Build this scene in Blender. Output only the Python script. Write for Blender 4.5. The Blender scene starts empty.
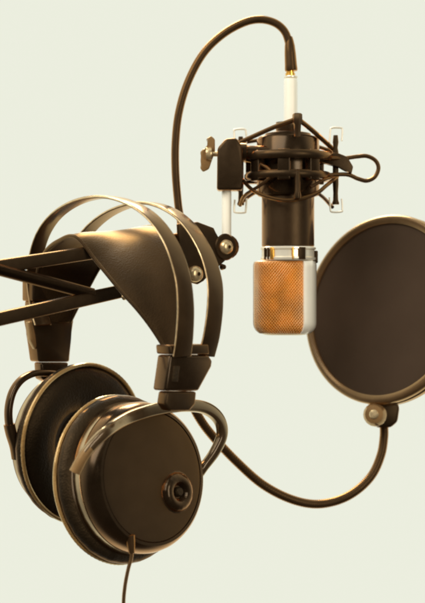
import bpy, bmesh, math, random
from mathutils import Vector as V, Matrix
random.seed(4)
scene = bpy.context.scene
COL = scene.collection
PI = math.pi

# ------------------------------------------------------------------ camera, surroundings, lamps, exposure
K = 7.25e-4
CAM = V((0, -1.2, 1.2))
cam = bpy.data.cameras.new('camera'); camo = bpy.data.objects.new('camera', cam); COL.objects.link(camo)
camo.location = CAM; camo.rotation_euler = (PI/2, 0, 0)
cam.sensor_fit = 'VERTICAL'; cam.sensor_height = 36; cam.lens = 36/(603*K)
cam.clip_start = .01; cam.clip_end = 200
cam.dof.use_dof = True; cam.dof.focus_distance = .90; cam.dof.aperture_fstop = 9
scene.camera = camo
scene.view_settings.view_transform = 'Standard'; scene.view_settings.look = 'None'
scene.view_settings.exposure = 0; scene.view_settings.gamma = 1
scene.cycles.filter_width = 2.2

w = bpy.data.worlds.new('World'); scene.world = w; w.use_nodes = True
nt = w.node_tree; nt.nodes.clear()
def nn(nt, t, **kw):
    n = nt.nodes.new(t)
    for k, v in kw.items(): setattr(n, k, v)
    return n
# white seamless surroundings behind and above, a dim brown room behind the photographer
tc = nn(nt, 'ShaderNodeTexCoord'); dp = nn(nt, 'ShaderNodeVectorMath', operation='DOT_PRODUCT')
dp.inputs[1].default_value = (-.06, 1, .5)
nt.links.new(tc.outputs['Generated'], dp.inputs[0])
rp = nn(nt, 'ShaderNodeValToRGB'); rp.color_ramp.interpolation = 'EASE'
mr = nn(nt, 'ShaderNodeMapRange'); mr.inputs['From Min'].default_value = -1; mr.inputs['From Max'].default_value = 1
nt.links.new(dp.outputs['Value'], mr.inputs['Value']); nt.links.new(mr.outputs['Result'], rp.inputs['Fac'])
e = rp.color_ramp.elements
e[0].position = .33; e[0].color = (.055, .038, .022, 1)
e[1].position = .61; e[1].color = (.836, .855, .735, 1)
bg = nn(nt, 'ShaderNodeBackground'); bg.inputs['Strength'].default_value = 1
out = nn(nt, 'ShaderNodeOutputWorld')
nt.links.new(rp.outputs['Color'], bg.inputs['Color']); nt.links.new(bg.outputs[0], out.inputs['Surface'])

def area(name, loc, target, size, power, color):
    l = bpy.data.lights.new(name, 'AREA'); l.shape = 'RECTANGLE'; l.size, l.size_y = size; l.energy = power; l.color = color
    o = bpy.data.objects.new(name, l); COL.objects.link(o); o.location = loc
    o.rotation_euler = (V(target)-V(loc)).to_track_quat('-Z', 'Y').to_euler()
area('softbox_key', (-1.1, -1.5, 2.5), (0, -.28, 1.2), (1.7, 1.3), 46, (1, .95, .84))
area('added_fill_light', (1.05, -1.85, 1.5), (0, -.28, 1.2), (.6, 1.0), 17, (1, .92, .76))  # added fill lamp, brightens the microphone's side band and other pale metal
area('added_top_light', (-.35, .9, 2.5), (-.05, -.3, 1.25), (1.0, .7), 34, (1, .93, .78))  # added lamp above and behind, burns out the hoop tops

# ------------------------------------------------------------------ pixel -> point on a plane in the real place
def ray(px, py): return V(((px-212.5)*K, 1, -(py-301.5)*K))
def P(px, py, y): return CAM + ray(px, py)*(y-CAM.y)
def Q(px, py, p0, n):
    d = ray(px, py); return CAM + d*((p0-CAM).dot(n)/d.dot(n))

# ------------------------------------------------------------------ materials
def mat(name, base, rough=.4, metal=0, edge=(1, .46, .11), edge_pow=2.4, edge_amt=1, edge_rough=.16,
        var=.25, vscale=60, bump=0, bscale=900, spec=.32, coat=0, kind='noise', trans=0):
    m = bpy.data.materials.new(name); m.use_nodes = True; t = m.node_tree; t.nodes.clear()
    L = t.links.new
    o = nn(t, 'ShaderNodeOutputMaterial'); p = nn(t, 'ShaderNodeBsdfPrincipled')
    tcn = nn(t, 'ShaderNodeTexCoord')
    nz = nn(t, 'ShaderNodeTexNoise'); nz.inputs['Scale'].default_value = vscale; nz.inputs['Detail'].default_value = 6
    L(tcn.outputs['Object'], nz.inputs['Vector'])
    r = nn(t, 'ShaderNodeValToRGB')
    r.color_ramp.elements[0].position = .3; r.color_ramp.elements[1].position = .7
    r.color_ramp.elements[0].color = (*[c*(1-var) for c in base], 1)
    r.color_ramp.elements[1].color = (*[min(1, c*(1+var)) for c in base], 1)
    L(nz.outputs['Fac'], r.inputs['Fac']); L(r.outputs['Color'], p.inputs['Base Color'])
    rr = nn(t, 'ShaderNodeMapRange'); rr.inputs['To Min'].default_value = rough*.8; rr.inputs['To Max'].default_value = min(1, rough*1.25)
    nz2 = nn(t, 'ShaderNodeTexNoise'); nz2.inputs['Scale'].default_value = vscale*4; nz2.inputs['Detail'].default_value = 8
    L(tcn.outputs['Object'], nz2.inputs['Vector']); L(nz2.outputs['Fac'], rr.inputs['Value']); L(rr.outputs['Result'], p.inputs['Roughness'])
    p.inputs['Metallic'].default_value = metal; p.inputs['Specular IOR Level'].default_value = spec
    p.inputs['Specular Tint'].default_value = (1, .66, .36, 1)
    p.inputs['Coat Weight'].default_value = coat; p.inputs['Coat Roughness'].default_value = .15
    if bump:
        b = nn(t, 'ShaderNodeBump'); b.inputs['Strength'].default_value = bump; b.inputs['Distance'].default_value = .0006
        if kind == 'leather':
            tx = nn(t, 'ShaderNodeTexVoronoi'); tx.inputs['Scale'].default_value = bscale; src = tx.outputs['Distance']
        else:
            tx = nn(t, 'ShaderNodeTexNoise'); tx.inputs['Scale'].default_value = bscale; tx.inputs['Detail'].default_value = 5; src = tx.outputs['Fac']
        L(tcn.outputs['Object'], tx.inputs['Vector']); L(src, b.inputs['Height']); L(b.outputs['Normal'], p.inputs['Normal'])
    last = p.outputs[0]
    if edge_amt:  # orange to ivory tint at grazing angles imitates the backlit edge halo
        g = nn(t, 'ShaderNodeBsdfGlossy'); g.inputs['Color'].default_value = (*edge, 1); g.inputs['Roughness'].default_value = edge_rough
        lw = nn(t, 'ShaderNodeLayerWeight'); lw.inputs['Blend'].default_value = .5
        pw = nn(t, 'ShaderNodeMath', operation='POWER'); pw.inputs[1].default_value = edge_pow
        ml = nn(t, 'ShaderNodeMath', operation='MULTIPLY'); ml.inputs[1].default_value = edge_amt
        L(lw.outputs['Facing'], pw.inputs[0]); L(pw.outputs[0], ml.inputs[0])
        mx = nn(t, 'ShaderNodeMixShader'); L(ml.outputs[0], mx.inputs['Fac']); L(p.outputs[0], mx.inputs[1]); L(g.outputs[0], mx.inputs[2])
        p8 = nn(t, 'ShaderNodeMath', operation='POWER'); p8.inputs[1].default_value = 7
        mc_ = nn(t, 'ShaderNodeMix', data_type='RGBA'); L(lw.outputs['Facing'], p8.inputs[0]); L(p8.outputs[0], mc_.inputs[0])
        mc_.inputs[6].default_value = (*edge, 1); mc_.inputs[7].default_value = (1, .97, .88, 1); L(mc_.outputs[2], g.inputs['Color'])
        last = mx.outputs[0]
    L(last, o.inputs['Surface'])
    return m
BR = (.036, .021, .011)
M = dict(
    plastic=mat('dark_plastic', (.017, .0105, .0058), .38, bump=.15, bscale=1500),
    gloss=mat('glossy_dark_plastic', (.013, .0082, .0046), .26, coat=.15),
    face=mat('ear_cup_face_plastic', (.021, .0127, .0068), .42, bump=.1, bscale=2200, spec=.25),
    rubber=mat('cable_rubber', (.030, .016, .0072), .46, bump=.04, bscale=1200, edge_pow=1.8),
    band=mat('hoop_metal', (.030, .0175, .0085), .36, edge_pow=2.6, edge=(1, .56, .19), edge_amt=1, edge_rough=.14, coat=.1),
    hoop_glint=mat('painted_hoop_highlight', (.62, .44, .24), .36, metal=.45, edge=(1, .85, .55), edge_pow=1.4, var=.4, vscale=200),  # pale base imitates light caught along the hoop edges
    yoke=mat('brown_yoke_plastic', (.050, .031, .016), .28, coat=.4, edge=(1, .70, .36), edge_pow=1.7),
    ring=mat('shell_highlight_band', (.42, .29, .16), .2, metal=1, edge=(1, .85, .6), edge_pow=1.6),  # bright metal put in to carry the shell's white highlight
    leather=mat('brown_leather', (.030, .017, .0078), .62, edge_rough=.36, spec=.18, edge_amt=.75, bump=.3, bscale=900, kind='leather', var=.35, vscale=35, edge_pow=3.2, edge=(.9, .5, .16)),
    pad=mat('ear_pad_leatherette', (.012, .0085, .005), .55, bump=.35, bscale=700, kind='leather', edge_amt=.45, edge_pow=3, spec=.35),
    piping=mat('tan_piping', (.34, .20, .072), .42, bump=.8, bscale=900, edge_pow=1.5, edge=(1, .75, .4)),
    steel=mat('dark_painted_steel', (.015, .0093, .0050), .4, bump=.15, bscale=900, edge_pow=2.4),
    body=mat('microphone_paint', (.026, .0155, .0085), .36, bump=.12, bscale=2500, edge_pow=3),
    chrome=mat('bright_nickel', (.90, .86, .74), .22, metal=.35, edge=(.9, .72, .42), edge_pow=3.5, edge_amt=.75, var=.05),
    satin=mat('satin_aluminium', (.95, .93, .82), .4, metal=.0, edge=(1, 1, 1), edge_pow=2.0, edge_amt=1, var=.03),
    mirror=mat('polished_nickel', (.97, .94, .84), .34, metal=.15, edge=(1, .95, .8), edge_pow=2, var=.03),
    screw=mat('worn_nickel', (.60, .47, .28), .28, metal=.6, edge=(.9, .6, .25), var=.3, vscale=400),
    gold=mat('gold_plate', (.85, .48, .10), .25, metal=.8, edge=(1, .7, .3), var=.1),
    grille=mat('orange_grille', (.60, .190, .014), .6, metal=.0, edge=(1, .85, .6), edge_pow=1.0, edge_amt=1, edge_rough=.4, var=.45, vscale=90, bump=.4, bscale=1500),
    wire=mat('copper_wire', (.84, .345, .055), .65, vscale=70, metal=.0, edge=(1, .88, .66), edge_pow=1.0, edge_amt=1, edge_rough=.4, var=.3),
    mesh=mat('nylon_mesh', (.066, .044, .030), .9, bump=.5, bscale=3500, spec=0, edge_amt=0, var=.05, vscale=40),
    rim=mat('pop_filter_rim', (.095, .056, .026), .44, edge=(1, .60, .24), edge_pow=1.7, coat=.15, bump=.1),  # tan base imitates white reflections on glossy black plastic
    knob=mat('tan_plastic', (.19, .11, .046), .46, edge=(.9, .6, .28), bump=.2),
)

# ------------------------------------------------------------------ mesh helpers
def spline(pts, sub=8, closed=False):
    r = []; n = len(pts)
    rng = range(n) if closed else range(n-1)
    for i in rng:
        if closed: p0, p1, p2, p3 = pts[i-1], pts[i], pts[(i+1) % n], pts[(i+2) % n]
        else: p0, p1, p2, p3 = pts[max(i-1, 0)], pts[i], pts[i+1], pts[min(i+2, n-1)]
        for k in range(sub):
            t = k/sub
            r.append(.5*((2*p1)+(p2-p0)*t+(2*p0-5*p1+4*p2-p3)*t*t+(3*p1-p0-3*p2+p3)*t**3))
    if not closed: r.append(pts[-1].copy())
    return r
def skin_rings(bm, rings, closed_loop=False, cap=True, profile_closed=True):
    vs = [[bm.verts.new(p) for p in r] for r in rings]
    n = len(vs[0]); m = len(vs)
    for i in range(m if closed_loop else m-1):
        a, b = vs[i], vs[(i+1) % m]
        for j in range(n if profile_closed else n-1):
            bm.faces.new((a[j], a[(j+1) % n], b[(j+1) % n], b[j]))
    if cap and not closed_loop and profile_closed:
        bm.faces.new(vs[0][::-1]); bm.faces.new(vs[-1])
def tangents(p, closed=False):
    n = len(p); T = []
    for i in range(n):
        a = p[i-1] if (closed or i > 0) else p[0]
        b = p[(i+1) % n] if (closed or i < n-1) else p[-1]
        T.append((b-a).normalized())
    return T
def tube(bm, pts, r, seg=12, closed=False):
    T = tangents(pts, closed); up = T[0].orthogonal().normalized(); rings = []
    for i, p in enumerate(pts):
        up = (up - T[i]*up.dot(T[i])).normalized(); s = T[i].cross(up)
        rad = r(i/(len(pts)-1)) if callable(r) else r
        rings.append([p + (up*math.cos(2*PI*k/seg)+s*math.sin(2*PI*k/seg))*rad for k in range(seg)])
    skin_rings(bm, rings, closed)
def rrect(w, h, b, k=3):
    o = []
    for cx, cy, a0 in ((w/2-b, h/2-b, 0), (-w/2+b, h/2-b, PI/2), (-w/2+b, -h/2+b, PI), (w/2-b, -h/2+b, 1.5*PI)):
        for i in range(k+1):
            a = a0+PI/2*i/k; o.append((cx+b*math.cos(a), cy+b*math.sin(a)))
    return o
def sweep(bm, pts, side, w, h, b=None, closed=False):
    """rounded strip: width w along side, thickness h"""
    T = tangents(pts, closed); rings = []; n = len(pts)-1
    for i, p in enumerate(pts):
        ww = w(i/n) if callable(w) else w; hh = h(i/n) if callable(h) else h
        bb = min(ww, hh)*.35 if b is None else b
        S = side[i] if isinstance(side, list) else side
        S = (S-T[i]*S.dot(T[i])).normalized(); N = T[i].cross(S)
        rings.append([p+S*x+N*y for x, y in rrect(ww, hh, bb)])
    skin_rings(bm, rings, closed)
def lathe(bm, prof, o, ax, seg=64, closed=False, mod=None):
    """prof: (radius, distance along the axis)"""
    ax = ax.normalized(); u = ax.orthogonal().normalized(); v = ax.cross(u); rings = []
    for k in range(seg):
        a = 2*PI*k/seg; d = u*math.cos(a)+v*math.sin(a)
        s = mod(a) if mod else 1
        rings.append([o+d*r*s+ax*t for r, t in prof])
    skin_rings(bm, rings, True, False, closed)
    bmesh.ops.remove_doubles(bm, verts=bm.verts, dist=1e-6)
def prism(bm, pts, ext, bev=.0008):
    a = [bm.verts.new(p) for p in pts]; b = [bm.verts.new(p+ext) for p in pts]; n = len(a)
    fs = [bm.faces.new(a[::-1]), bm.faces.new(b)]
    for i in range(n): fs.append(bm.faces.new((a[i], a[(i+1) % n], b[(i+1) % n], b[i])))
    es = list({e for f in fs for e in f.edges})
    if bev: bmesh.ops.bevel(bm, geom=es, offset=bev, segments=3, affect='EDGES', profile=.5)
def box(bm, c, ax, ay, az, sx, sy, sz, bev=.0006):
    ax, ay, az = ax.normalized(), ay.normalized(), az.normalized()
    prism(bm, [c+ax*i*sx/2+ay*j*sy/2-az*sz/2 for i, j in ((-1, -1), (1, -1), (1, 1), (-1, 1))], az*sz, bev)

WORLDLOC = {}
def thing(name, loc, label, cat, group=None):
    o = bpy.data.objects.new(name, None); COL.objects.link(o); o.location = loc; o.empty_display_size = .02
    o['label'] = label; o['category'] = cat
    if group: o['group'] = group
    WORLDLOC[o.name] = V(loc); return o
def part(name, build, m, parent, label=None, smooth=40):
    bm = bmesh.new(); build(bm)
    bmesh.ops.recalc_face_normals(bm, faces=bm.faces)
    c = V((0, 0, 0))
    for v in bm.verts: c += v.co
    c /= len(bm.verts)
    for v in bm.verts: v.co -= c
    me = bpy.data.meshes.new(name); bm.to_mesh(me); bm.free()
    me.polygons.foreach_set('use_smooth', [True]*len(me.polygons))
    try: me.set_sharp_from_angle(angle=math.radians(smooth))
    except Exception: pass
    me.materials.append(M[m]); o = bpy.data.objects.new(name, me); COL.objects.link(o)
    o.parent = parent; o.location = c-WORLDLOC[parent.name]; WORLDLOC[o.name] = c
    if label: o['label'] = label
    return o

# ------------------------------------------------------------------ frame of the headphones: a ear to ear, f front to back
UP = V((0, 0, 1)); XX = V((1, 0, 0)); YY = V((0, 1, 0))
A = V((.62, -.78, 0)).normalized(); F = V((.78, .62, 0)).normalized()
O = P(121, 300, -.305)
def H(px, py, v): return Q(px, py, O+F*v, F)        # on the plane v of the hoops
def B(px, py, u=0): return Q(px, py, O+A*u, A)      # on the plane of the arm

# ------------------------------------------------------------------ boom arm
arm = thing('boom_arm', B(226, 247), 'black scissor boom arm of thin bars carrying the headphones, pale post at its end', 'boom arm')
part('upper_bar', lambda bm: sweep(bm, spline([B(-30, 271), B(200, 236)], 20), A, .007, .0085, .0014), 'steel', arm)
part('lower_bar', lambda bm: sweep(bm, spline([B(-30, 325.5), B(196, 274)], 20), A, .007, .0085, .0014), 'steel', arm)
def spring_rod(bm):
    a, b = B(-22, 264, .002), B(92, 294, .0)
    tube(bm, [a.lerp(b, i/300) for i in range(301)], lambda t: .0034+.0006*math.cos(t*300*PI*.5), 10)
part('spring', spring_rod, 'steel', arm)
def plate(u):
    def f(bm):
        pts = [B(x, y, u) for x, y in [(176, 224), (196, 222), (212, 228)]+[(225.5+12*math.cos(t*PI/9), 247-12.5*math.sin(t*PI/9)) for t in range(7, -6, -1)]+[(207, 274), (202, 281), (196, 284.5), (189, 282.5), (184, 275), (178, 248)]]
        prism(bm, pts, A*.0022, .0006)
    return f
part('hinge_plate', plate(.0052), 'steel', arm); part('hinge_plate', plate(-.0074), 'steel', arm)
for (x, y, r) in ((225.5, 247, .0052), (195, 274, .0056)):
    c = B(x, y, .0078)
    s = part('screw', lambda bm: lathe(bm, [(0, .0042), (r*.55, .0040), (r*.85, .003), (r, .0012), (r, -.001), (0, -.001)], c, A, 32), 'screw', arm)
    part('screw_slot', lambda bm: lathe(bm, [(0, .0046), (r*.24, .0046), (r*.26, .0030), (0, .003)], c, A, 6), 'steel', s)
part('washer', lambda bm: lathe(bm, [(0, .0008), (.0085, .0008), (.0092, 0), (.0085, -.0008), (0, -.0008)], B(225.5, 247, .0076), A, 40), 'steel', arm)
part('lock_nub', lambda bm: lathe(bm, [(0, .003), (.0016, .0026), (.0022, 0), (0, -.002)], B(222, 267, .003), A, 20), 'steel', arm)
c0 = B(124, 297, .0036)
part('rivet', lambda bm: lathe(bm, [(0, .0018), (.0015, .0014), (.0021, .0002), (0, -.001)], c0, A, 20), 'screw', arm)
jt = B(226.5, 247)
YJ = jt.y
def post(bm):
    lathe(bm, [(0, 0), (.0032, 0), (.0034, .0008), (.0034, .0325), (.0031, .034), (0, .034)], V((jt.x, YJ, jt.z+.005)), UP, 32)
part('post', post, 'satin', arm)

# ------------------------------------------------------------------ shock mount
YM = -.235
sM = K*(YM+1.2)
def W(px, py, dy=0): return P(px, py, YM) + YY*dy
mc = W(288, 160)                     # on the axis of the microphone
mnt = thing('shock_mount', P(230, 190, YJ), 'black spider shock mount with elastic cords and nickel clips clamped to the pale post', 'shock mount')
def block(bm):
    c = P(229.5, 166, YJ)
    pts = []
    w_, z0, z1 = .0088, P(0, 191, YJ).z, P(0, 139, YJ).z
    prof = [(-w_, z0), (w_, z0), (w_*1.05, z0+.008), (w_, z1-.006), (w_*.55, z1), (-w_*.3, z1-.0005), (-w_*.95, z1-.007)]
    prism(bm, [V((c.x+x, YJ-.0085, z)) for x, z in prof], YY*.017, .0018)
part('clamp_block', block, 'plastic', mnt)
kx = P(211, 154, YJ)
kn = part('wing_screw', lambda bm: lathe(bm, [(0, .009), (.0018, .009), (.0018, .0006), (.0046, .0004), (.005, -.001), (.0046, -.0035), (0, -.0038)], kx, XX, 28), 'screw', mnt)
def wing(bm):
    pts = [P(x, y, YJ-.001) for x, y in ((209, 146), (206, 139), (211, 135.5), (215, 139), (215, 152), (212, 160), (209, 169), (203, 172), (200, 168), (202, 160), (200, 152), (203, 149))]
    prism(bm, pts, YY*.0032, .001)
part('wing', wing, 'knob', kn)
part('pivot', lambda bm: lathe(bm, [(0, -.0006), (.0058, 0), (.0062, .001), (.0062, .006), (.0045, .0068), (.0045, .022), (0, .022)], P(237, 152, YJ), V((1, .1, 0)), 32), 'gloss', mnt)
RC = 29*sM
for (yy, rr, hh) in ((158, 44, .0026), (177, 42, .0025)):
    cz = W(288, yy).z
    part('ring', lambda bm: lathe(bm, [(rr*sM-.0042, -hh), (rr*sM, -hh*1.1), (rr*sM+.0012, -hh*.5), (rr*sM+.0012, hh*.5), (rr*sM, hh*1.1), (rr*sM-.0042, hh)], V((mc.x, YM, cz)), UP, 72, True), 'plastic', mnt)
part('inner_collar', lambda bm: lathe(bm, [(RC-.002, -.0205), (RC+.0004, -.0205), (RC+.0016, -.019), (RC+.0016, .019), (RC+.0004, .0205), (RC-.002, .0205)], V((mc.x, YM, W(0, 167).z)), UP, 72, True), 'gloss', mnt)
# side pillars with nickel clips; front and rear ones share the same shape turned about the axis
def pillar(ang, ztop, zbot, pull):
    d = V((math.sin(ang), -math.cos(ang), 0)); r = 47.5*sM
    c = V((mc.x, YM, 0))+d*r; tdir = d.cross(UP)
    zt, zb = W(0, ztop).z, W(0, zbot).z
    pl = part('pillar', lambda bm: (lathe(bm, [(0, 0), (.0023, 0), (.0026, .001), (.0019, .003), (.0017, .008), (.0021, .014), (.0021, (zt-zb)*.75), (.0015, (zt-zb)*.82), (.0021, (zt-zb)*.9), (.0016, zt-zb), (0, zt-zb)], V((c.x, c.y, zb)), UP, 20)), 'steel', mnt)
    for s, zz in ((1, zt), (-1, zb)):
        def clip(bm, s=s, zz=zz):
            q = V((c.x, c.y, zz))
            p = [q+d*.0042+UP*(-.004*s), q+d*.0048+UP*(.005*s), q+d*-.0035+UP*(.0052*s), q+d*-.0042+UP*(-.005*s)]
            sweep(bm, spline([p[0], p[0].lerp(p[1], .8), p[1].lerp(p[2], .12), p[1].lerp(p[2], .88), p[2].lerp(p[3], .2), p[3]], 5), tdir, .0036, .0011)
        part('clip', clip, 'chrome', mnt)
    return c
pil = []
for ang in (PI/2-.12, PI-.12, -PI/2-.12, ):
    pil.append(pillar(ang, 136, 205, 0))
# apex nut and stretched cords
ap = W(295, 124, -.027); bk = W(288, 125, .030)
part('apex_nut', lambda bm: (lathe(bm, [(0, .004), (.0026, .0038), (.0034, .003), (.0036, -.0025), (.0026, -.004), (.0022, -.012), (0, -.012)], ap, UP, 6)), 'body', mnt)
def cord(pp, r=.00135):
    def f(bm):
        tube(bm, spline(pp, 6), r, 8)
    return f
L1, R1 = W(240, 143, -.004), W(336, 151, .003)
part('elastic_cord', cord([ap+V((0, -.0015, 0)), ap.lerp(L1, .4)+UP*.0009, L1], .0017), 'rubber', mnt)
part('elastic_cord', cord([ap+V((0, -.0015, 0)), ap.lerp(R1, .4)+UP*.0009, R1], .0017), 'rubber', mnt)
part('elastic_cord', cord([bk, bk.lerp(L1, .5)-UP*.002, L1+YY*.004]), 'rubber', mnt)
part('elastic_cord', cord([bk, bk.lerp(R1, .5)-UP*.002, R1+YY*.004]), 'rubber', mnt)
part('elastic_cord', cord([W(240, 178, -.006), W(252, 192, -.016), W(268, 200, -.0235), W(288, 203, -.026), W(312, 197, -.022), W(325, 187, -.015), W(337, 177, -.004)]), 'rubber', mnt)
part('elastic_cord', cord([W(240, 205, .002), W(248, 196, .012), W(262, 188, .022), W(288, 184, .0275), W(318, 190, .020), W(333, 207, .003)]), 'rubber', mnt)
part('elastic_cord', cord([W(240, 160, -.006), W(258, 166, -.018), W(270, 176, -.0245), W(262, 186, -.0225), W(245, 196, -.010), W(240, 205, 0)], .0012), 'rubber', mnt)
part('elastic_cord', cord([W(336, 176, -.006), W(322, 182, -.018), W(308, 190, -.024)], .0012), 'rubber', mnt)
# upright yoke lugs that tie the two rings together
for a in (-.95, -.15, .62, 2.2, 3.4, 4.4):
    d = V((math.sin(a), -math.cos(a), 0))
    part('ring_tie', lambda bm: box(bm, V((mc.x, YM, W(0, 168).z))+d*38*sM, d, d.cross(UP), UP, .0065, .0085, .021, .0007), 'gloss', mnt)
part('front_pin', lambda bm: lathe(bm, [(0, 0), (.0022, .001), (.0026, .003), (.0019, .006), (.0019, .016), (.0014, .02), (0, .021)], W(295, 203, -.029), UP, 16), 'plastic', mnt)
# jaw and wire squeeze handle on the right
def jaw(bm):
    pts = [W(x, y, -.010) for x, y in ((318, 155), (336, 154), (346, 158), (352, 168), (350, 176), (345, 171), (338, 167), (318, 164))]
    prism(bm, pts, YY*.006, .0009)
part('jaw', jaw, 'plastic', mnt)
part('wire_handle', lambda bm: tube(bm, spline([W(322, 160, -.012), W(342, 159.5, -.008), W(356, 157.5, -.006), W(366, 157, -.006), W(374.5, 161.5, -.006), W(377.5, 169, -.006), W(374, 177.5, -.006), W(366, 181.5, -.006), W(357, 179.5, -.006), W(345, 175.5, -.008), W(322, 177, -.012)], 8), .0015, 10), 'rubber', mnt)
part('bracket', lambda bm: sweep(bm, spline([P(243, 150, YJ)+YY*.002, W(250, 154, -.004), W(256, 158, -.012)], 6), UP, .009, .004), 'plastic', mnt)

# ------------------------------------------------------------------ microphone
mic = thing('condenser_microphone', V((mc.x, YM, W(0, 335).z)), 'upside down condenser microphone with dark body and orange mesh head in the shock mount', 'microphone')
rb = 26.3*sM; z0 = W(0, 247).z; z1 = W(0, 134).z; hb = z1-z0
part('body', lambda bm: lathe(bm, [(0, 0), (rb-.0008, 0), (rb, .0008), (rb, hb-.009), (rb-.001, hb-.004), (rb*.86, hb), (rb*.45, hb+.002), (.0085, hb+.0025), (.0085, hb+.008), (0, hb+.008)], V((mc.x, YM, z0)), UP, 96), 'body', mic)
zr = W(0, 261).z; hr = z0-zr
rr_ = 27.6*sM
collar = part('collar', lambda bm: lathe(bm, [(0, .0003), (rr_*.97, .0003), (rr_, .001), (rr_, .0022), (rr_*.95, .0028), (rr_*.95, hr-.0022), (rr_, hr-.0016), (rr_, hr-.0006), (rr_*.97, hr), (0, hr)], V((mc.x+.0002, YM, zr)), UP, 96), 'chrome', mic)
def strut(ang, w_, m, n='rib'):
    d = V((math.sin(ang), -math.cos(ang), 0))
    part(n, lambda bm: box(bm, V((mc.x, YM, zr+hr/2))+d*rr_*.975, d, d.cross(UP), UP, .0022, w_, hr*.86, .0004), m, collar)
for a, w_, m in ((-1.02, .0016, 'steel'), (-.84, .0011, 'steel'), (-.66, .0028, 'gold'), (.12, .0012, 'gold'), (.47, .0052, 'steel'), (2.0, .003, 'steel'), (3.1, .003, 'steel'), (4.2, .003, 'steel')):
    strut(a, w_, m)
part('lug', lambda bm: box(bm, W(315.2, 257), XX, YY, UP, .0035, .006, .0088, .0008), 'steel', mic)
# mesh head: rounded block
hx, hy = 30.3*sM, 24.5*sM; hc = V((W(284.6, 0).x, YM, 0)); zb_ = W(0, 335).z; zt_ = zr-.0002
def head_pt(ang, z, off=0):
    n = 2.7; rc = .0085
    k = 1.0; 
    if z < zb_+rc:
        q = (zb_+rc-z)/rc; k = 1-(rc/hx)*(1-math.sqrt(max(0, 1-q*q)))
    if z > zt_-.003:
        q = (z-zt_+.003)/.003; k = 1-.06*(1-math.sqrt(max(0, 1-q*q)))
    s, c = math.sin(ang), math.cos(ang)
    r = (abs(s)/hx)**n+(abs(c)/hy)**n; r = r**(-1/n)
    return V((hc.x+s*(r*k+off), hc.y-c*(r*k+off), z))
def head(bm):
    rings = []; 
    zs = [zb_+.0085*(1-math.cos(t*PI/2/7)) for t in range(8)]
    zs += [zb_+.0085+(zt_-.003-zb_-.0085)*t/6 for t in range(1, 7)] + [zt_-.003+.003*math.sin(t*PI/2/4) for t in range(1, 5)]
    for z in zs: rings.append([head_pt(2*PI*k/96, z, -.0006) for k in range(96)])
    skin_rings(bm, rings)
gr = part('grille', head, 'grille', mic, smooth=60)
def weave(bm):
    hgt = zt_-zb_
    for sg in (1, -1):
        for k in range(60):
            a0 = 2*PI*k/60; pts = []
            for i in range(25):
                t = i/24; z = zb_+.0012+(hgt-.0016)*t
                pts.append(head_pt(a0+sg*t*2.15, z, .0000))
            tube(bm, pts, .0002, 5)
part('woven_wire', weave, 'wire', gr)
def sideband(a0, a1):
    def f(bm):
        n = 10; r = []
        for i in range(25):
            z = zb_+.001+(zt_-zb_-.0012)*i/24
            ring = [head_pt(a0+(a1-a0)*k/n, z, .0011) for k in range(n+1)] + [head_pt(a1-(a1-a0)*k/n, z, -.0006) for k in range(n+1)]
            r.append(ring)
        skin_rings(bm, r)
    return f
part('side_band', sideband(.66, 1.32), 'mirror', mic); part('side_band', sideband(.66+PI, 1.32+PI), 'mirror', mic)
part('band_edge', sideband(1.33, 1.45), 'gold', mic)

# ------------------------------------------------------------------ microphone cable
cab = thing('microphone_cable', W(290, 120), 'dark round cable arching from the top of the microphone to behind the headband', 'cable')
XY = (W(291, 0).x, YM)
def at(z): return V((XY[0], XY[1], W(0, z).z))
def seg(a, b): return at(b).z-at(a).z
bh = seg(70, 40)
def boot(bm):
    ax = (W(289.2, 36)-W(291.3, 71)).normalized()
    lathe(bm, [(0, -.0003), (.0042, 0), (.0045, .001), (.0043, .004), (.0040, .012), (.0036, .0175), (.0029, .0215), (.0022, .024), (0, .024)], W(291.3, 71), ax, 32)
part('boot', boot, 'rubber', cab)
part('gold_ring', lambda bm: lathe(bm, [(0, 0), (.0034, 0), (.0034, .0022), (.0028, .0026), (.0028, .004), (0, .004)], at(76.5)-XX*.0005, UP, 32), 'gold', cab)
part('flange', lambda bm: lathe(bm, [(0, 0), (.0045, 0), (.0047, .0006), (.0045, .0012), (0, .0012)], at(78)-XX*.0001, UP, 32), 'chrome', cab)
part('plug_barrel', lambda bm: lathe(bm, [(0, 0), (.0048, 0), (.0049, .001), (.0049, seg(126, 82)), (.0046, seg(126, 79)), (0, seg(126, 79))], at(126)-XX*.0002, UP, 40), 'satin', cab)
cpts = [W(290.5, 58), W(289.5, 46), W(285, 32), W(275, 23), W(260, 19.5), W(243, 23), W(222, 35), W(203, 54), W(188, 82), W(179, 112), W(175.5, 142), W(175.5, 172), W(178, 203), W(181, 226, -.004)]
cpts += [B(176, 240, -.010), B(150, 243, -.009), B(100, 250, -.008), B(40, 260.5, -.008), B(-40, 274, -.008)]
part('cord', lambda bm: tube(bm, spline(cpts, 10), .0028, 14), 'rubber', cab)

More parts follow.
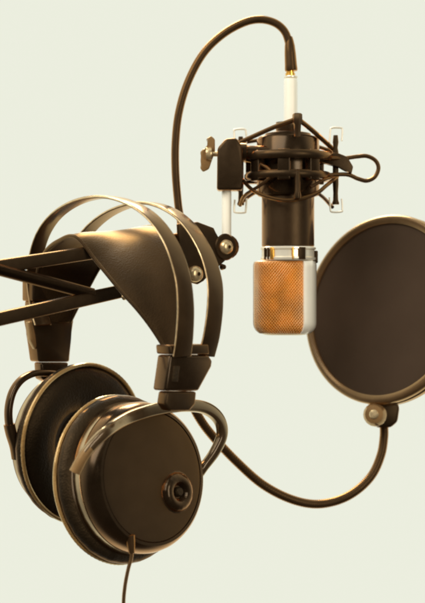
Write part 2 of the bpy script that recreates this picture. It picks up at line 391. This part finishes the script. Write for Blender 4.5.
# ------------------------------------------------------------------ pop filter
YP = -.20
NP = V((-.66, -.72, .16)).normalized()
pc = P(384.5, 309.5, YP)
RP = .0677
pop = thing('pop_filter', P(380, 425, YP), 'round dark mesh pop filter with glossy rim on a curved gooseneck right of the microphone', 'pop filter')
part('rim', lambda bm: lathe(bm, [(RP-.0048, .0040), (RP-.002, .0056), (RP, .0054), (RP+.0012, .0044), (RP+.0018, .0022), (RP+.0016, -.0002), (RP+.0004, -.0010), (RP+.0004, -.0022), (RP+.0018, -.003), (RP+.002, -.0062), (RP+.0008, -.0086), (RP-.0018, -.0092), (RP-.0048, -.008)], pc, NP, 160, True), 'rim', pop, smooth=50)
part('mesh', lambda bm: lathe(bm, [(0, .0034), (RP*.5, .0032), (RP-.0042, .0026), (RP-.0042, .0016), (RP*.5, .0020), (0, .0022)], pc, NP, 120), 'mesh', pop)
part('mesh', lambda bm: lathe(bm, [(0, -.0066), (RP-.003, -.0060), (RP-.003, -.0068), (0, -.0074)], pc, NP, 120), 'mesh', pop)
nb = part('clamp_knob', lambda bm: lathe(bm, [(0, .0108), (.0032, .0106), (.0064, .0096), (.0082, .006), (.0085, .002), (.0078, -.001), (0, -.001)], P(374.5, 414, YP)-YY*.008, V((-.25, -1, .12)), 48, mod=lambda a: 1+.008*math.cos(16*a)), 'knob', pop)
part('knob_cap', lambda bm: lathe(bm, [(0, .0118), (.0026, .0116), (.0034, .0108), (.003, .0102), (0, .0102)], P(374.5, 414, YP)-YY*.008, V((-.25, -1, .12)), 28), 'screw', nb)
def clampb(bm):
    pts = [P(x, y, YP-.003) for x, y in ((370, 402), (384, 403), (397, 400), (400, 408), (398, 422), (391, 428), (377, 428), (369, 421))]
    prism(bm, pts, YY*.012, .002)
part('clamp_body', clampb, 'plastic', pop)
gp = [P(384, 424, YP+.004), P(384, 437, YP+.003), P(381, 455, YP), P(372, 475, YP-.004), P(356, 491, YP-.008), P(336, 501, YP-.01), P(313, 504, YP-.012), P(288, 498, YP-.015), P(262, 484, YP-.02), P(238, 463, YP-.028), P(217, 441, YP-.038), P(200, 419, YP-.048), P(187, 392, YP-.055), P(179, 360, YP-.06), P(174, 325, YP-.065), P(168, 296, YP-.07)]
gs = spline(gp, 34)
part('gooseneck', lambda bm: tube(bm, gs, lambda t: (.0032+.00008*math.cos(t*(len(gs)-1)*PI*2/3)), 14), 'rubber', pop)
part('arm_clamp', lambda bm: box(bm, B(166, 282, .0), F, A, UP, .012, .016, .015, .0018), 'plastic', pop)

# ------------------------------------------------------------------ headphones
N = V((.70, -.70, .14)).normalized()
hp = thing('headphones', O, 'large dark over-ear headphones with twin hoops and brown leather strap hanging on the boom arm', 'headphones')
# hoops
ha = [(182, 356, -.011), (184.5, 335, -.012), (185.5, 305, -.013), (182, 275, -.015), (171, 243, -.017), (152, 217, -.019), (128, 202, -.02), (104, 197, -.02), (80, 201, -.02), (59, 213, -.019), (45, 230, -.018), (37, 252, -.016), (34, 280, -.014), (38, 308, -.012), (43, 325, -.011)]
hb_ = [(206, 356, .011), (211.5, 335, .012), (215, 305, .013), (214, 278, .015), (205, 250, .017), (188, 224, .019), (168, 209, .02), (146, 203, .02), (124, 207, .02), (104, 217, .019), (87, 233, .018), (75, 255, .016), (67, 280, .014), (62, 308, .012), (60, 325, .011)]
for pts in (ha, hb_):
    c3 = spline([H(*p) for p in pts], 8)
    hoop = part('hoop', lambda bm: sweep(bm, c3, F, lambda t: .0130-.0030*math.sin(PI*t), .0019, .0006), 'band', hp)
    for sg in (-1, 1):
        part('hoop_edge_highlight', lambda bm: tube(bm, [p+F*sg*(.0063-.0015*math.sin(PI*i/(len(c3)-1))) for i, p in enumerate(c3)], .0006, 8), 'hoop_glint', hoop)  # pale tubes drawn as the hoops' edge highlights
# leather strap (near edge, far edge)
near = [(39, 322), (37, 295), (38, 270), (45, 252), (58, 241), (76, 237), (97, 262), (120, 290), (137, 309), (151, 327), (166, 350)]
far = [(70, 322), (78, 306), (88, 288), (101, 265), (119, 241), (138, 229), (158, 227), (172, 237), (182, 262), (188, 300), (187, 350)]
wid = [.011, .013, .017, .023, .029, .032, .027, .023, .019, .014, .009]
ne = spline([H(x, y, -w_) for (x, y), w_ in zip(near, wid)], 8); fe = spline([H(x, y, w_) for (x, y), w_ in zip(far, wid)], 8)
def strap(bm):
    rings = []; n = 14
    T = tangents([a.lerp(b, .5) for a, b in zip(ne, fe)])
    for i, (a, b) in enumerate(zip(ne, fe)):
        nr = T[i].cross((b-a).normalized()).normalized()
        top, bot = [], []
        for k in range(n+1):
            s = k/n; p = a.lerp(b, s); e_ = 1-abs(2*s-1)**6
            wob = .0004*math.sin(i*.35+s*5)
            top.append(p+nr*(.0004+.0010*e_+wob)); bot.append(p-nr*(.0004+.0010*e_-wob))
        rings.append(top+bot[::-1])
    skin_rings(bm, rings)
st = part('strap', strap, 'leather', hp, smooth=80)
for ed, oth, in ((ne, fe), (fe, ne)):
    part('strap_hem', lambda bm: tube(bm, ed, .0013, 8), 'leather', st)
# sliders
def AR(px, py, off=0): return Q(px, py, Rr+A*off, A)
Rr = H(190, 370, 0); Ll = H(52, 340, 0)
def AL(px, py, off=0): return Q(px, py, Ll+A*off, A)
rs = part('slider', lambda bm: prism(bm, [AR(x, y, .005) for x, y in ((170, 355), (209, 355), (213, 361), (212, 367), (199, 391), (165, 391))], -A*.013, .0016), 'gloss', hp)
part('slider_cap', lambda bm: prism(bm, [AR(x, y, .0062) for x, y in ((169, 345), (209, 344), (210, 354.3), (170, 354.5))], -A*.014, .0012), 'plastic', rs)
part('slider_stem', lambda bm: prism(bm, [AR(x, y, .0035) for x, y in ((167, 391.5), (197, 391.5), (196, 404), (190, 411), (170, 411), (165, 404))], -A*.009, .0014), 'plastic', rs)
part('slider_window', lambda bm: prism(bm, [AR(x, y, .0057) for x, y in ((174, 366), (180, 366), (178, 382), (172, 382))], -A*.0012, .0003), 'pad', rs)
ls = part('slider', lambda bm: prism(bm, [AL(x, y, .004) for x, y in ((34, 300), (74, 300), (74, 322), (71, 340), (70, 362), (39, 362), (36, 335), (33, 322))], -A*.013, .0016), 'plastic', hp)
part('slider_cap', lambda bm: prism(bm, [AL(x, y, .0055) for x, y in ((33, 279), (72, 275), (75, 300), (33, 301))], -A*.015, .0012), 'plastic', ls)
part('slider_stem', lambda bm: prism(bm, [AL(x, y, .0035) for x, y in ((41, 362.5), (69, 362.5), (67, 378), (56, 386), (42, 379))], -A*.010, .0014), 'gloss', ls)
part('slider_tab', lambda bm: prism(bm, [AL(x, y, .0028) for x, y in ((29, 322), (36, 320), (39, 340), (36, 350), (31, 340))], -A*.005, .001), 'knob', ls)
# ear cups
def cup(C, ax, k, depth, rim_m):
    """C centre of the plane of the ear pad's open side, ax from there to the outer face"""
    R = .0535*k
    root = part('ear_cup', lambda bm: lathe(bm, [(0, .010), (R*.90, .010), (R*.905, .0118), (R*.875, .0126), (R*.87, .0185), (R*.885, .0195), (R*.885, depth*.74), (R*.865, depth*.86), (R*.83, depth*.96), (R*.80, depth), (R*.765, depth+.0001), (R*.758, depth-.0008), (R*.70, depth-.0024), (0, depth-.0024)], C, ax, 128), 'gloss', hp, smooth=30)
    part('face_plate', lambda bm: lathe(bm, [(R*.757, depth-.0022), (R*.752, depth-.0003), (R*.70, depth-.0001), (R*.4, depth-.0001), (0, depth+.0002)], C, ax, 96), 'face', root)
    wr = lambda a: 1+.0018*math.sin(23*a)+.0014*math.sin(41*a+1)
    part('ear_pad', lambda bm: lathe(bm, [(R*.38, .010), (R*.38, .005), (R*.44, .0014), (R*.58, -.0012), (R*.78, -.0022), (R*.90, -.0005), (R*.975, .0022), (R*1.0, .0055), (R*.98, .009), (R*.93, .0112), (R*.88, .0118), (R*.7, .011)], C, ax, 180, True, mod=wr), 'pad', root, smooth=60)
    part('piping', lambda bm: lathe(bm, [(R*.985+.0014*math.cos(q*PI/4), .0012+.0014*math.sin(q*PI/4)) for q in range(8)], C, ax, 240, True, mod=lambda a: 1+.0024*math.cos(a*104)*(.6+.4*math.sin(3*a))+.0015*math.sin(a*9)), 'piping', root)
    part('shell_highlight_band', lambda bm: lathe(bm, [(R*.86, .0124), (R*.889, .0128), (R*.891, .0155), (R*.889, .0186), (R*.86, .019)], C, ax, 128, True), 'ring', root)  # added band, reflects the bright crescent of the glossy shell side
    part('speaker_cloth', lambda bm: lathe(bm, [(0, .0075), (R*.38, .007), (R*.42, .009), (0, .009)], C, ax, 48), 'mesh', root)
    return root
YR = -.335
CR = P(119, 479, -.318)
rc_ = cup(CR, N, 1.0, .033, 'face')
# knob with dark centre on the outer face
fo = Q(176.5, 492, CR+N*.0325, N)
kb = part('dial', lambda bm: lathe(bm, [(0, .0006), (.0040, .0006), (.0050, .0018), (.0062, .0038), (.0088, .0044), (.0112, .0034), (.0122, .0018), (.0124, .0006), (.0134, .0004), (.0136, -.0004), (.0136, -.001), (0, -.001)], fo, N, 64, mod=lambda a: 1+.008*math.cos(18*a)), 'gloss', rc_)
part('dial_centre', lambda bm: lathe(bm, [(0, .0040), (.0022, .0038), (.0032, .0026), (.0032, 0), (0, 0)], fo, N, 32), 'pad', kb)
def on(px, py, t, C=CR): return Q(px, py, C+N*t, N)
yk = [(76, 470), (83, 457), (94, 443), (108, 430), (125, 419.5), (145, 412), (165, 407.5), (185, 405.5), (202, 407), (214, 413.5), (221, 424), (221.5, 437), (214, 453), (203, 468), (197, 478)]
y3 = spline([on(x, y, .0385-.013*(abs(i/14-.5)*2)**2 + (.006 if i < 4 else 0)) for i, (x, y) in enumerate(yk)], 8)
yo = part('yoke', lambda bm: sweep(bm, y3, N, lambda t: .0056+.001*math.sin(PI*t), lambda t: .0052+.0028*math.sin(PI*t), .0020), 'yoke', rc_)
part('yoke_tip', lambda bm: sweep(bm, [y3[0]-(y3[6]-y3[0]).normalized()*.0016]+y3[:14], N, lambda t: .0064, lambda t: .0070-.001*t, .0026), 'knob', yo)  # paler colour stands in for the highlight on the yoke's end
part('cable_outlet', lambda bm: lathe(bm, [(0, .006), (.0018, .005), (.0026, .0), (.003, -.006), (0, -.007)], on(131, 545, .031), V((.1, 0, -1)), 24), 'rubber', rc_)
CL = P(86, 443.5, -.268)
NL = V((-.72, .69, .02)).normalized()
lc_ = cup(CL, NL, 1.01, .024, 'face')
lp = [(56, 374), (44, 373), (32, 374), (21, 380), (13, 391), (9, 405), (8.5, 419), (11, 433), (15, 446), (17, 457)]
l3 = spline([Q(x, y, CL+NL*.014, NL) for x, y in lp], 8)
ly = part('yoke', lambda bm: sweep(bm, l3, NL, .0056, .0042, .0015), 'gloss', lc_)
part('yoke_tip', lambda bm: sweep(bm, l3[-22:]+[l3[-1]+(l3[-1]-l3[-4]).normalized()*.001], NL, .007, .0062, .002), 'plastic', ly)
hcab = thing('headphone_cable', on(131, 548, .031), 'thin dark lead hanging straight down from the front ear cup', 'cable')
part('lead', lambda bm: tube(bm, spline([on(131, 543, .031), on(131.5, 556, .031), on(128, 570, .030), on(125, 586, .029), on(123.5, 605, .028), on(124, 640, .028)], 12), .00115, 10), 'rubber', hcab)
